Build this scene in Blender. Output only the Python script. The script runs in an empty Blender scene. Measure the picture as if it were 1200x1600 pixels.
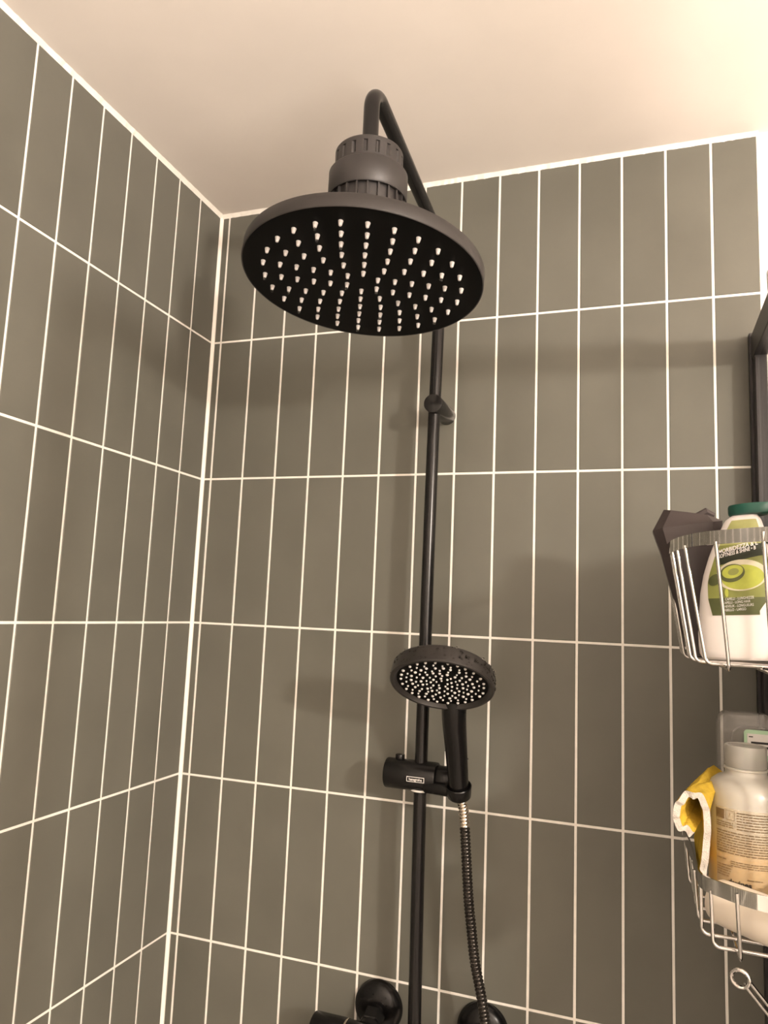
import bpy, bmesh, math, random
from mathutils import Vector, Matrix

random.seed(7)
S = bpy.context.scene
PI = math.pi
COL = S.collection

# ------------------------------------------------------------------ camera
cam_d = bpy.data.cameras.new('camera')
cam = bpy.data.objects.new('camera', cam_d)
COL.objects.link(cam)
cam_d.sensor_fit = 'HORIZONTAL'
cam_d.sensor_width = 36.0
cam_d.lens = 1152.973 * 36.0 / 1200.0
cam_d.clip_start = 0.01
RX = Vector((0.944153, 0.326921, 0.041203))
RD = Vector((-0.004887, 0.138923, -0.990291))
RF = Vector((-0.329471, 0.934785, 0.132763))
M = Matrix.Identity(4)
for i in range(3):
    M[i][0] = RX[i]
    M[i][1] = -RD[i]
    M[i][2] = -RF[i]
M[0][3], M[1][3], M[2][3] = 0.73944, -1.11657, 1.58001
cam.matrix_world = M
S.camera = cam

# ------------------------------------------------------------------ world, lamps, exposure
world = bpy.data.worlds.new('world')
S.world = world
world.use_nodes = True
world.node_tree.nodes['Background'].inputs['Color'].default_value = (1.0, 0.85, 0.7, 1)
world.node_tree.nodes['Background'].inputs['Strength'].default_value = 0.02

def lamp(name, loc, power, radius, col):
    d = bpy.data.lights.new(name, 'POINT')
    d.energy = power
    d.shadow_soft_size = radius
    d.color = col
    o = bpy.data.objects.new(name, d)
    COL.objects.link(o)
    o.location = loc
    return o

WARM = (1.0, 0.885, 0.80)
lamp('vanity_light', (2.0, -1.62, 1.945), 124.0, 0.055, WARM)
up_d = bpy.data.lights.new('ceiling_fill_light', 'SPOT')          # added fill light, unseen, aimed up to brighten the ceiling
up_d.energy = 118.0
up_d.color = WARM
up_d.spot_size = math.radians(150)
up_d.spot_blend = 0.7
up_d.shadow_soft_size = 0.30
up_o = bpy.data.objects.new('ceiling_fill_light', up_d)
COL.objects.link(up_o)
up_o.location = (1.45, -1.6, 1.10)
up_o.rotation_euler = (math.pi, 0, 0)

S.view_settings.view_transform = 'Standard'
S.view_settings.look = 'None'
S.view_settings.exposure = 0.0
S.view_settings.gamma = 1.0
S.view_settings.use_curve_mapping = False

# ------------------------------------------------------------------ material helpers
def new_mat(name):
    m = bpy.data.materials.new(name)
    m.use_nodes = True
    nt = m.node_tree
    return m, nt, nt.nodes['Principled BSDF'], nt.nodes['Material Output']

def mat(name, col, rough=0.5, metal=0.0, var=0.0, scale=20.0, bump=0.0, bscale=200.0,
        spec=0.5, coat=0.0, coat_r=0.1, trans=0.0, ior=1.45, rvar=0.0, objvar=0.0, sss=0.0):
    m, nt, p, out = new_mat(name)
    p.inputs['Base Color'].default_value = (*col, 1)
    p.inputs['Roughness'].default_value = rough
    p.inputs['Metallic'].default_value = metal
    p.inputs['Specular IOR Level'].default_value = spec
    p.inputs['Coat Weight'].default_value = coat
    p.inputs['Coat Roughness'].default_value = coat_r
    p.inputs['Transmission Weight'].default_value = trans
    p.inputs['IOR'].default_value = ior
    if sss:
        p.inputs['Subsurface Weight'].default_value = sss
        p.inputs['Subsurface Radius'].default_value = (0.01, 0.008, 0.005)
    N, L = nt.nodes, nt.links
    tc = N.new('ShaderNodeTexCoord')
    if var or rvar or objvar:
        no = N.new('ShaderNodeTexNoise')
        no.inputs['Scale'].default_value = scale
        no.inputs['Detail'].default_value = 5
        L.new(tc.outputs['Object'], no.inputs['Vector'])
        if objvar:
            oi = N.new('ShaderNodeObjectInfo')
            mp = N.new('ShaderNodeVectorMath'); mp.operation = 'ADD'
            ml = N.new('ShaderNodeVectorMath'); ml.operation = 'SCALE'
            cx = N.new('ShaderNodeCombineXYZ')
            for k in range(3):
                L.new(oi.outputs['Random'], cx.inputs[k])
            L.new(cx.outputs[0], ml.inputs[0]); ml.inputs['Scale'].default_value = 37.0
            L.new(tc.outputs['Object'], mp.inputs[0]); L.new(ml.outputs[0], mp.inputs[1])
            L.new(mp.outputs[0], no.inputs['Vector'])
        rmp = N.new('ShaderNodeMapRange')
        rmp.inputs['From Min'].default_value = 0.3
        rmp.inputs['From Max'].default_value = 0.7
        rmp.inputs['To Min'].default_value = 1 - var
        rmp.inputs['To Max'].default_value = 1 + var
        L.new(no.outputs['Fac'], rmp.inputs['Value'])
        val = rmp.outputs[0]
        if objvar:
            r2 = N.new('ShaderNodeMapRange')
            r2.inputs['To Min'].default_value = 1 - objvar
            r2.inputs['To Max'].default_value = 1 + objvar
            L.new(oi.outputs['Random'], r2.inputs['Value'])
            mu = N.new('ShaderNodeMath'); mu.operation = 'MULTIPLY'
            L.new(val, mu.inputs[0]); L.new(r2.outputs[0], mu.inputs[1])
            val = mu.outputs[0]
        mx = N.new('ShaderNodeVectorMath'); mx.operation = 'SCALE'
        mx.inputs[0].default_value = col
        L.new(val, mx.inputs['Scale'])
        L.new(mx.outputs[0], p.inputs['Base Color'])
        if rvar:
            r3 = N.new('ShaderNodeMapRange')
            r3.inputs['From Min'].default_value = 0.3
            r3.inputs['From Max'].default_value = 0.7
            r3.inputs['To Min'].default_value = max(0, rough - rvar)
            r3.inputs['To Max'].default_value = rough + rvar
            L.new(no.outputs['Fac'], r3.inputs['Value'])
            L.new(r3.outputs[0], p.inputs['Roughness'])
    if bump:
        nb = N.new('ShaderNodeTexNoise')
        nb.inputs['Scale'].default_value = bscale
        nb.inputs['Detail'].default_value = 4
        L.new(tc.outputs['Object'], nb.inputs['Vector'])
        b = N.new('ShaderNodeBump')
        b.inputs['Strength'].default_value = bump
        b.inputs['Distance'].default_value = 0.002
        L.new(nb.outputs['Fac'], b.inputs['Height'])
        L.new(b.outputs[0], p.inputs['Normal'])
    return m

def thin_glass(name, tint, ior=1.45, rough=0.02, extra=0.0, body=0.0, body_col=(1, 1, 1)):
    """clear sheet: light passes straight through, the faces reflect by Fresnel"""
    m, nt, p, out = new_mat(name)
    N, L = nt.nodes, nt.links
    N.remove(p)
    tr = N.new('ShaderNodeBsdfTransparent'); tr.inputs[0].default_value = (*tint, 1)
    gl = N.new('ShaderNodeBsdfGlossy'); gl.inputs['Roughness'].default_value = rough
    f0 = ((ior - 1) / (ior + 1)) ** 2
    lw = N.new('ShaderNodeLayerWeight'); lw.inputs['Blend'].default_value = 0.5
    pw = N.new('ShaderNodeMath'); pw.operation = 'POWER'; pw.inputs[1].default_value = 5.0
    ma = N.new('ShaderNodeMath'); ma.operation = 'MULTIPLY_ADD'
    ma.inputs[1].default_value = 1 - f0; ma.inputs[2].default_value = f0
    L.new(lw.outputs['Facing'], pw.inputs[0]); L.new(pw.outputs[0], ma.inputs[0])
    mx = N.new('ShaderNodeMixShader')
    fac = ma.outputs[0]
    if extra:
        ad = N.new('ShaderNodeMath'); ad.operation = 'ADD'; ad.use_clamp = True
        L.new(fac, ad.inputs[0]); ad.inputs[1].default_value = extra
        fac = ad.outputs[0]
    L.new(fac, mx.inputs[0]); L.new(tr.outputs[0], mx.inputs[1]); L.new(gl.outputs[0], mx.inputs[2])
    last = mx.outputs[0]
    if body:
        df = N.new('ShaderNodeBsdfDiffuse'); df.inputs[0].default_value = (*body_col, 1)
        m2 = N.new('ShaderNodeMixShader'); m2.inputs[0].default_value = body
        L.new(last, m2.inputs[1]); L.new(df.outputs[0], m2.inputs[2])
        last = m2.outputs[0]
    L.new(last, out.inputs['Surface'])
    return m

M_TILE = mat('tile_green_grey', (0.130, 0.127, 0.105), 0.42, var=0.07, scale=9, bump=0.03, bscale=60, spec=0.35, objvar=0.06, rvar=0.06)
M_GROUT = mat('grout_white', (0.86, 0.83, 0.77), 0.85, var=0.05, scale=60, bump=0.3, bscale=500)
M_CAULK = mat('caulk_white', (0.88, 0.85, 0.78), 0.5, var=0.03, scale=40)
M_PAINT = mat('ceiling_paint', (0.84, 0.78, 0.72), 0.75, var=0.03, scale=5, bump=0.25, bscale=24)
M_WALLP = mat('wall_paint', (0.74, 0.70, 0.65), 0.8, var=0.03, scale=4, bump=0.1, bscale=60)
M_FLOOR = mat('floor_stone', (0.30, 0.28, 0.26), 0.5, var=0.1, scale=6)
M_BLACK = mat('matt_black_metal', (0.008, 0.0073, 0.007), 0.22, var=0.1, scale=60, bump=0.02, bscale=900, spec=0.42)
M_BLACKP = mat('matt_black_plastic', (0.024, 0.021, 0.020), 0.46, var=0.08, scale=50, bump=0.04, bscale=700, spec=0.6)
M_FACE = mat('black_silicone_face', (0.0015, 0.0014, 0.0013), 0.5, var=0.1, scale=40, spec=0.12)
M_WETBLK = mat('wet_black_plastic', (0.005, 0.0046, 0.0045), 0.26, var=0.03, scale=40, spec=0.40)
M_DAMP = mat('damp_black_plastic', (0.022, 0.019, 0.017), 0.42, var=0.05, scale=60, spec=0.55)
M_NOZ = mat('grey_silicone', (0.55, 0.52, 0.50), 0.5, var=0.06, scale=300, sss=0.1)
M_NOZH = mat('pale_silicone', (0.60, 0.58, 0.55), 0.45, var=0.06, scale=300)
M_DROP = mat('water', (0.6, 0.58, 0.55), 0.02, trans=1.0, ior=1.33, var=0.001)
M_CHROME = mat('chrome', (0.62, 0.60, 0.58), 0.07, metal=1.0, var=0.03, scale=80, rvar=0.02)
M_STEEL = mat('bright_steel', (0.78, 0.70, 0.60), 0.22, metal=1.0, var=0.1, scale=300)  # knob rings; also the painted glare at the hose top
M_HOSE = mat('black_hose_metal', (0.050, 0.044, 0.038), 0.27, metal=0.7, var=0.2, scale=300)
M_FRAME = mat('black_aluminium', (0.011, 0.009, 0.0095), 0.42, var=0.05, scale=60, spec=0.6)
M_GLASS = thin_glass('clear_glass', (0.955, 0.965, 0.955), 1.45)
M_RING = mat('white_plastic', (0.75, 0.72, 0.67), 0.4, var=0.03, scale=60)
M_PRINTW = mat('white_print', (0.72, 0.69, 0.66), 0.5, var=0.03, scale=90)
M_BOTTLE = mat('white_bottle_plastic', (0.76, 0.71, 0.68), 0.32, var=0.02, scale=30, sss=0.08)
M_CREAM = mat('cream_plastic', (0.76, 0.68, 0.57), 0.35, var=0.03, scale=25, sss=0.08)
M_GREENCAP = mat('dark_green_plastic', (0.006, 0.060, 0.042), 0.35, var=0.06, scale=40)
M_BROWN = mat('dark_brown_plastic', (0.042, 0.032, 0.031), 0.45, var=0.08, scale=30)
M_YELLOW = mat('yellow_cloth', (0.52, 0.345, 0.040), 0.95, var=0.14, scale=90, bump=0.6, bscale=700, spec=0.1)
M_TERRY = mat('white_cloth_edge', (0.55, 0.50, 0.44), 0.95, var=0.12, scale=200, bump=0.8, bscale=900, spec=0.1)
M_INK = mat('brown_ink', (0.16, 0.11, 0.06), 0.6, var=0.1, scale=300)
M_INKB = mat('black_ink', (0.02, 0.017, 0.014), 0.6, var=0.1, scale=300)
M_INKG = mat('green_black_ink', (0.02, 0.025, 0.012), 0.6, var=0.1, scale=300)
M_CLEAR = thin_glass('clear_plastic', (0.86, 0.86, 0.85), 1.5, 0.06, extra=0.06, body=0.24, body_col=(0.48, 0.46, 0.44))
M_MINT = mat('mint_label', (0.42, 0.62, 0.42), 0.5, var=0.04, scale=80)
M_LGREEN = mat('label_green', (0.20, 0.215, 0.055), 0.4, var=0.22, scale=45)
M_LDARK = mat('label_dark_green', (0.075, 0.085, 0.028), 0.4, var=0.15, scale=60)
M_LPALE = mat('label_pale_green', (0.36, 0.37, 0.14), 0.4, var=0.12, scale=70)
M_LWHITE = mat('label_cream', (0.56, 0.52, 0.38), 0.4, var=0.08, scale=70)
M_LYEL = mat('label_yellow_green', (0.36, 0.39, 0.06), 0.4, var=0.2, scale=60)
M_GELTOP = thin_glass('frosted_plastic', (0.86, 0.85, 0.80), 1.45, 0.3, extra=0.03, body=0.50, body_col=(0.52, 0.50, 0.46))
def filled_plastic(name, z0, z1, low, high):
    """milky translucent wall: golden where the liquid stands behind it, pale above"""
    m, nt, p, out = new_mat(name)
    N, L = nt.nodes, nt.links
    tc = N.new('ShaderNodeTexCoord'); sp = N.new('ShaderNodeSeparateXYZ'); mr = N.new('ShaderNodeMapRange')
    mr.interpolation_type = 'SMOOTHSTEP'
    mr.inputs['From Min'].default_value = z0; mr.inputs['From Max'].default_value = z1
    mx = N.new('ShaderNodeMix'); mx.data_type = 'RGBA'
    mx.inputs[6].default_value = (*low, 1); mx.inputs[7].default_value = (*high, 1)
    L.new(tc.outputs['Object'], sp.inputs[0]); L.new(sp.outputs['Z'], mr.inputs['Value'])
    L.new(mr.outputs[0], mx.inputs[0]); L.new(mx.outputs[2], p.inputs['Base Color'])
    p.inputs['Roughness'].default_value = 0.3
    p.inputs['Subsurface Weight'].default_value = 0.25
    p.inputs['Subsurface Radius'].default_value = (0.02, 0.014, 0.008)
    return m
M_GEL = filled_plastic('golden_gel_in_plastic', 0.045, 0.088, (0.62, 0.41, 0.15), (0.46, 0.435, 0.38))
M_GELLAB = thin_glass('clear_label_film', (0.97, 0.95, 0.92), 1.45, 0.3, body=0.30, body_col=(0.80, 0.70, 0.52))

# ------------------------------------------------------------------ mesh helpers
def to_obj(name, bm, m, parent=None, smooth=True, mats=None, angle=40):
    me = bpy.data.meshes.new(name)
    bmesh.ops.recalc_face_normals(bm, faces=bm.faces[:])
    if smooth:
        for f in bm.faces:
            f.smooth = True
        lim = math.radians(angle)
        for e in bm.edges:
            if len(e.link_faces) == 2 and e.calc_face_angle(0) > lim:
                e.smooth = False
    bm.to_mesh(me); bm.free()
    for k in (mats or [m]):
        me.materials.append(k)
    o = bpy.data.objects.new(name, me)
    COL.objects.link(o)
    if parent is not None:
        o.parent = parent
    return o

def thing(name, label, cat, loc=(0, 0, 0), group=None):
    o = bpy.data.objects.new(name, None)
    o.empty_display_size = 0.05
    COL.objects.link(o)
    o.location = loc
    tag(o, label, cat, group)
    return o

def tag(o, label, cat, group=None):
    o['label'] = label
    o['category'] = cat
    if group:
        o['group'] = group
    return o

def struct(o):
    o['kind'] = 'structure'
    return o

def add_box(bm, a, b):
    x0, y0, z0 = a; x1, y1, z1 = b
    v = [bm.verts.new(p) for p in ((x0, y0, z0), (x1, y0, z0), (x1, y1, z0), (x0, y1, z0),
                                   (x0, y0, z1), (x1, y0, z1), (x1, y1, z1), (x0, y1, z1))]
    for f in ((0, 3, 2, 1), (4, 5, 6, 7), (0, 1, 5, 4), (1, 2, 6, 5), (2, 3, 7, 6), (3, 0, 4, 7)):
        bm.faces.new([v[i] for i in f])
    return v

def bevel_all(bm, w, seg=2):
    bmesh.ops.bevel(bm, geom=bm.edges[:], offset=w, segments=seg, affect='EDGES', profile=0.5)

def frame_of(d):
    d = Vector(d).normalized()
    a = Vector((0, 0, 1)) if abs(d.z) < 0.9 else Vector((1, 0, 0))
    u = d.cross(a).normalized()
    return u, d.cross(u).normalized()

def add_tube(bm, pts, r, seg=12, cap=True, closed=False, sx=1.0):
    pts = [Vector(p) for p in pts]
    n = len(pts)
    rad = r if callable(r) else (lambda i: r)
    rings = []
    u = None
    for i, p in enumerate(pts):
        if closed:
            d = pts[(i + 1) % n] - pts[i - 1]
        else:
            d = pts[min(i + 1, n - 1)] - pts[max(i - 1, 0)]
        d.normalize()
        if u is None:
            u, w = frame_of(d)
        else:
            u = (u - d * u.dot(d)).normalized()
            w = d.cross(u).normalized()
        rr = rad(i)
        rings.append([bm.verts.new(p + (u * math.cos(2 * PI * k / seg) + w * math.sin(2 * PI * k / seg) * sx) * rr) for k in range(seg)])
    for i in range(n if closed else n - 1):
        A, B = rings[i], rings[(i + 1) % n]
        for k in range(seg):
            bm.faces.new((A[k], A[(k + 1) % seg], B[(k + 1) % seg], B[k]))
    if cap and not closed:
        bm.faces.new(rings[0][::-1]); bm.faces.new(rings[-1])
    return rings

def add_lathe(bm, prof, origin=(0, 0, 0), axis=(0, 0, 1), seg=48, u=None):
    """prof: list of (radius, height along axis)"""
    o = Vector(origin); d = Vector(axis).normalized()
    if u is None:
        u, w = frame_of(d)
    else:
        u = Vector(u).normalized(); w = d.cross(u).normalized()
    rings = []
    for r, h in prof:
        c = o + d * h
        if r < 1e-6:
            rings.append([bm.verts.new(c)])
        else:
            rings.append([bm.verts.new(c + (u * math.cos(2 * PI * k / seg) + w * math.sin(2 * PI * k / seg)) * r) for k in range(seg)])
    for A, B in zip(rings, rings[1:]):
        if len(A) == 1 and len(B) == 1:
            continue
        for k in range(seg):
            k2 = (k + 1) % seg
            if len(A) == 1:
                bm.faces.new((A[0], B[k2], B[k]))
            elif len(B) == 1:
                bm.faces.new((A[k], A[k2], B[0]))
            else:
                bm.faces.new((A[k], A[k2], B[k2], B[k]))
    return rings

def arc(p0, corner, p1, rad, n=8):
    """fillet between segments p0-corner-p1"""
    p0, c, p1 = Vector(p0), Vector(corner), Vector(p1)
    a = (p0 - c).normalized(); b = (p1 - c).normalized()
    ang = a.angle(b)
    t = rad / math.tan(ang / 2)
    cen = c + (a + b).normalized() * (rad / math.sin(ang / 2))
    s = c + a * t - cen; e = c + b * t - cen
    tot = s.angle(e)
    ax = s.cross(e).normalized()
    return [cen + Matrix.Rotation(tot * i / n, 3, ax) @ s for i in range(n + 1)]

def fillet(pts, rad, n=6):
    out = [Vector(pts[0])]
    for i in range(1, len(pts) - 1):
        out += arc(pts[i - 1], pts[i], pts[i + 1], rad, n)
    out.append(Vector(pts[-1]))
    return out

def chaikin(pts, it=2, closed=True):
    pts = [Vector(p) for p in pts]
    for _ in range(it):
        o = []
        n = len(pts)
        for i in range(n if closed else n - 1):
            a, b = pts[i], pts[(i + 1) % n]
            o += [a * .75 + b * .25, a * .25 + b * .75]
        pts = o if closed else [pts[0]] + o + [pts[-1]]
    return pts

def resample(pts, step):
    pts = [Vector(p) for p in pts]
    out = [pts[0]]
    acc = 0.0
    for a, b in zip(pts, pts[1:]):
        L = (b - a).length
        d = step - acc
        while d <= L:
            out.append(a.lerp(b, d / L)); d += step
        acc = L - (d - step)
    return out

def catmull(pts, n=8):
    P = [Vector(p) for p in pts]
    P = [P[0] * 2 - P[1]] + P + [P[-1] * 2 - P[-2]]
    out = []
    for i in range(1, len(P) - 2):
        for k in range(n):
            t = k / n
            a, b, c, d = P[i - 1], P[i], P[i + 1], P[i + 2]
            out.append(0.5 * ((2 * b) + (c - a) * t + (2 * a - 5 * b + 4 * c - d) * t * t + (3 * b - a - 3 * c + d) * t ** 3))
    out.append(P[-2])
    return out

def text_bm(body, size, align='CENTER', fat=0.0, cuts=0, xscale=1.0):
    """flat lettering as a bmesh in the xy plane"""
    cu = bpy.data.curves.new('lettering', 'FONT')
    cu.body = body; cu.size = size; cu.align_x = align; cu.align_y = 'CENTER'
    cu.offset = fat
    cu.resolution_u = 3
    o = bpy.data.objects.new('lettering', cu)
    COL.objects.link(o)
    dg = bpy.context.evaluated_depsgraph_get()
    me = bpy.data.meshes.new_from_object(o.evaluated_get(dg))
    bm = bmesh.new(); bm.from_mesh(me)
    bpy.data.objects.remove(o); bpy.data.curves.remove(cu); bpy.data.meshes.remove(me)
    bmesh.ops.triangulate(bm, faces=bm.faces[:])
    for v in bm.verts:
        v.co.x *= xscale
    return bm

# ------------------------------------------------------------------ room: walls with every tile, floor, ceiling
U = 0.0633            # tile pitch across
H = 0.25285           # tile pitch upwards
ZC = 2.300            # ceiling
ZA = 2.0522           # top horizontal joint
OB = 0.016956         # cut strip at the corner, back wall
OL = 0.068671         # first tile from the corner, left wall
J = 0.0034            # joint width
XE = 0.9035           # right end of the tiling
YE = -1.52            # front end of the tiling on the left wall
TH = 0.008
GR = 0.0011           # joint depth

tile_cache = {}
def tile_mesh(w, h):
    key = (round(w, 5), round(h, 5))
    if key in tile_cache:
        return tile_cache[key]
    bm = bmesh.new()
    c = 0.0009
    def ring(ix, y):
        return [bm.verts.new((sx * (w / 2 - ix), y, sz * (h / 2 - ix))) for sx, sz in ((-1, -1), (1, -1), (1, 1), (-1, 1))]
    a = ring(0, TH); b = ring(0, c); d = ring(c, 0)
    for A, B in ((a, b), (b, d)):
        for k in range(4):
            bm.faces.new((A[k], A[(k + 1) % 4], B[(k + 1) % 4], B[k]))
    bm.faces.new(d)
    bmesh.ops.recalc_face_normals(bm, faces=bm.faces[:])
    if bm.faces[-1].normal.y > 0:
        bmesh.ops.reverse_faces(bm, faces=bm.faces[:])
    me = bpy.data.meshes.new('tile')
    bm.to_mesh(me); bm.free()
    me.materials.append(M_TILE)
    tile_cache[key] = me
    return me

rows = [(ZA, ZC - 0.004)]
z = ZA
while z > 0.001:
    rows.append((max(z - H, 0.0), z)); z -= H

def put_tiles(parent, cols, place):
    for z0, z1 in rows:
        for c0, c1 in cols:
            w = c1 - c0 - J; h = z1 - z0 - J
            if w < 0.004 or h < 0.004:
                continue
            o = bpy.data.objects.new('tile', tile_mesh(w, h))
            COL.objects.link(o)
            o.parent = parent
            loc, rz = place((c0 + c1) / 2, (z0 + z1) / 2)
            o.location = loc
            o.rotation_euler = (random.uniform(-1, 1) * 0.0007, 0, rz + random.uniform(-1, 1) * 0.0016)

# back wall, facing -y
bm = bmesh.new()
add_box(bm, (-0.10, 0.010, 0), (XE, 0.11, ZC))
add_box(bm, (XE, 0.0025, 0), (2.6, 0.11, ZC))
wall_back = struct(to_obj('wall_back', bm, M_WALLP, smooth=False))
bm = bmesh.new()
add_box(bm, (0.0, GR, 0), (XE + 0.0008, 0.0102, ZC))
to_obj('grout', bm, M_GROUT, wall_back, smooth=False)
cols = [(0.0025, OB)] + [(OB + i * U, OB + (i + 1) * U) for i in range(14)]
put_tiles(wall_back, cols, lambda c, zz: ((c, random.uniform(0, 0.0003), zz), 0.0))

# left wall, facing +x
bm = bmesh.new()
add_box(bm, (-0.11, YE, 0), (-0.010, 0.010, ZC))
add_box(bm, (-0.11, -2.4, 0), (-0.0025, YE, ZC))
wall_left = struct(to_obj('wall_left', bm, M_WALLP, smooth=False))
bm = bmesh.new()
add_box(bm, (-0.0102, YE, 0), (-GR, 0.0, ZC))
to_obj('grout', bm, M_GROUT, wall_left, smooth=False)
cols = [(0.0025, OL)] + [(OL + i * U, OL + (i + 1) * U) for i in range(22)]
put_tiles(wall_left, cols, lambda c, zz: ((-random.uniform(0, 0.0003), -c, zz), PI / 2))

bm = bmesh.new(); add_box(bm, (2.6, -2.4, 0), (2.7, 0.11, ZC)); struct(to_obj('wall_right', bm, M_WALLP, smooth=False))
bm = bmesh.new(); add_box(bm, (-0.11, -2.5, 0), (2.7, -2.4, ZC)); struct(to_obj('wall_front', bm, M_WALLP, smooth=False))
bm = bmesh.new(); add_box(bm, (-0.11, -2.5, -0.1), (2.7, 0.11, 0)); struct(to_obj('floor', bm, M_FLOOR, smooth=False))
bm = bmesh.new(); add_box(bm, (-0.11, -2.5, ZC), (2.7, 0.11, ZC + 0.1)); struct(to_obj('ceiling', bm, M_PAINT, smooth=False))

# uneven sealant beads along the ceiling and down the corner
def bead(name, p0, p1, out, side, w, n=160, jit=0.0011):
    p0, p1, out, side = map(Vector, (p0, p1, out, side))
    bm = bmesh.new(); prev = None
    for i in range(n + 1):
        p = p0.lerp(p1, i / n)
        a = w + random.uniform(-1, 1) * jit
        b = w * 0.8 + random.uniform(-1, 1) * jit * 0.3
        r = [bm.verts.new(q) for q in (p - out * 0.001 - side * 0.001, p - out * 0.0006 + side * a, p + out * b * 0.42 + side * a * 0.42, p + out * b - side * 0.0006)]
        if prev:
            for k in range(4):
                bm.faces.new((prev[k], prev[(k + 1) % 4], r[(k + 1) % 4], r[k]))
        else:
            bm.faces.new(r)
        prev = r
    bm.faces.new(prev[::-1])
    return struct(to_obj(name, bm, M_CAULK, smooth=False))
bead('trim_1', (0, 0, ZC), (XE, 0, ZC), (0, -1, 0), (0, 0, -1), 0.0062, 160, 0.0017)
bead('trim_2', (0, 0, ZC), (0, YE, ZC), (1, 0, 0), (0, 0, -1), 0.0062, 240, 0.0016)
bead('trim_3', (0, 0, 0), (0, 0, ZC - 0.003), (1, 0, 0), (0, -1, 0), 0.0036, 200, 0.0004)

# ------------------------------------------------------------------ shower column (riser, arm, bracket, slider)
col = thing('shower_column', 'matte black riser pipe with overhead arm and slider fixed to the back wall', 'shower column', (0.4444, -0.067, 1.005))
def L(p):                     # world -> column local
    return Vector(p) - Vector((0.4444, -0.067, 1.005))
PX, PY = 0.4425, -0.067
RP = 0.0092
bow = [(0.4444, 1.004), (0.4432, 1.10), (0.4418, 1.25), (0.4412, 1.35), (0.4415, 1.50), (0.4420, 1.68), (0.4434, 1.86), (0.4448, 1.95), (0.4458, 2.03)]
path = [(x, PY, zz) for x, zz in bow]
path = catmull(path, 6)
head_top = (0.4470, -0.3880, 2.100)
over = fillet([path[-1], (0.4468, PY, 2.151), (0.4470, -0.388, 2.184), head_top], 0.026, 10)
bm = bmesh.new()
add_tube(bm, [L(p) for p in path[:-1] + over], RP, 28)
to_obj('riser_pipe', bm, M_BLACK, col)

def cyl(bm, a, b, r, bev=0.0012, seg=36):
    a, b = Vector(a), Vector(b)
    h = (b - a).length
    add_lathe(bm, [(0, 0), (r - bev, 0), (r - bev * .3, bev * .3), (r, bev), (r, h - bev), (r - bev * .3, h - bev * .3), (r - bev, h), (0, h)], a, b - a, seg)

bm = bmesh.new()
cyl(bm, L((0.4462, 0.0, 1.8925)), L((0.4460, -0.085, 1.8905)), 0.0142, 0.0008)
to_obj('wall_bracket', bm, M_BLACK, col)

# slider with the cradle
bm = bmesh.new()
cyl(bm, L((0.3905, PY, 1.3500)), L((0.4660, PY, 1.3500)), 0.0208, 0.0014)
slider = to_obj('slider_clamp', bm, M_WETBLK, col)
bm = bmesh.new()
cyl(bm, L((0.409, PY + 0.002, 1.3690)), L((0.409, PY + 0.002, 1.3765)), 0.0068, 0.001, 24)
to_obj('release_button', bm, M_WETBLK, slider)
bm = bmesh.new()
add_tube(bm, [L((PX - 0.001 + 0.0128 * math.cos(a), PY + 0.0128 * math.sin(a), 1.3312)) for a in [2 * PI * k / 32 for k in range(32)]], 0.0015, 8, closed=True)
o = to_obj('bushing_ring', bm, M_RING, slider); o['label'] = 'pale plastic ring around the pipe below the slider'
bm = bmesh.new()
cyl(bm, L((0.466, PY, 1.3500)), L((0.488, PY, 1.3500)), 0.0172, 0.0014)
to_obj('swivel_joint', bm, M_WETBLK, slider)
bm = bmesh.new()
cyl(bm, L((0.452, PY - 0.012, 1.3395)), L((0.5005, PY - 0.020, 1.3390)), 0.0088, 0.0012)
to_obj('cradle_arm', bm, M_WETBLK, slider)
HB = Vector((0.5025, -0.0885, 1.3385))        # hand shower lower end
HT = Vector((0.5035, -0.1420, 1.4640))
HD = (HT - HB).normalized()
bm = bmesh.new()
a = HB - HD * 0.006
add_lathe(bm, [(0.0118, 0), (0.0148, 0), (0.0164, 0.002), (0.0178, 0.017), (0.0168, 0.0182), (0.0150, 0.017), (0.0118, 0.001), (0.0118, 0)], L(a), HD, 36)
to_obj('cradle_ring', bm, M_WETBLK, slider)

# name plate with lettering on the front of the slider
ang_v = math.radians(4)
def on_slider(s, t, off):
    """s along the slider, t up around its front"""
    th = ang_v - t / 0.0208
    r = 0.0208 + off
    return L((0.4395 + s, PY - r * math.cos(th) , 1.3500 - r * math.sin(th)))
bm = bmesh.new()
W2, H2, bd = 0.0128, 0.0036, 0.0008
def strip(s0, s1, t0, t1, off=0.0004, n=8):
    rr = []
    for i in range(n + 1):
        t = t0 + (t1 - t0) * i / n
        rr.append((bm.verts.new(on_slider(s0, t, off)), bm.verts.new(on_slider(s1, t, off))))
    for A, B in zip(rr, rr[1:]):
        bm.faces.new((A[0], A[1], B[1], B[0]))
strip(-W2, W2, H2 - bd, H2); strip(-W2, W2, -H2, -H2 + bd); strip(-W2, -W2 + bd, -H2, H2); strip(W2 - bd, W2, -H2, H2)
tb = text_bm('hansgrohe', 0.0050, fat=0.00012, xscale=0.92)
vm = {v: bm.verts.new(on_slider(v.co.x, v.co.y, 0.0004)) for v in tb.verts}
for f in tb.faces:
    try: bm.faces.new([vm[v] for v in f.verts])
    except ValueError: pass
tb.free()
o = to_obj('name_plate', bm, M_PRINTW, slider, smooth=False); o['label'] = 'small white outlined plate with white lettering'

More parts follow.
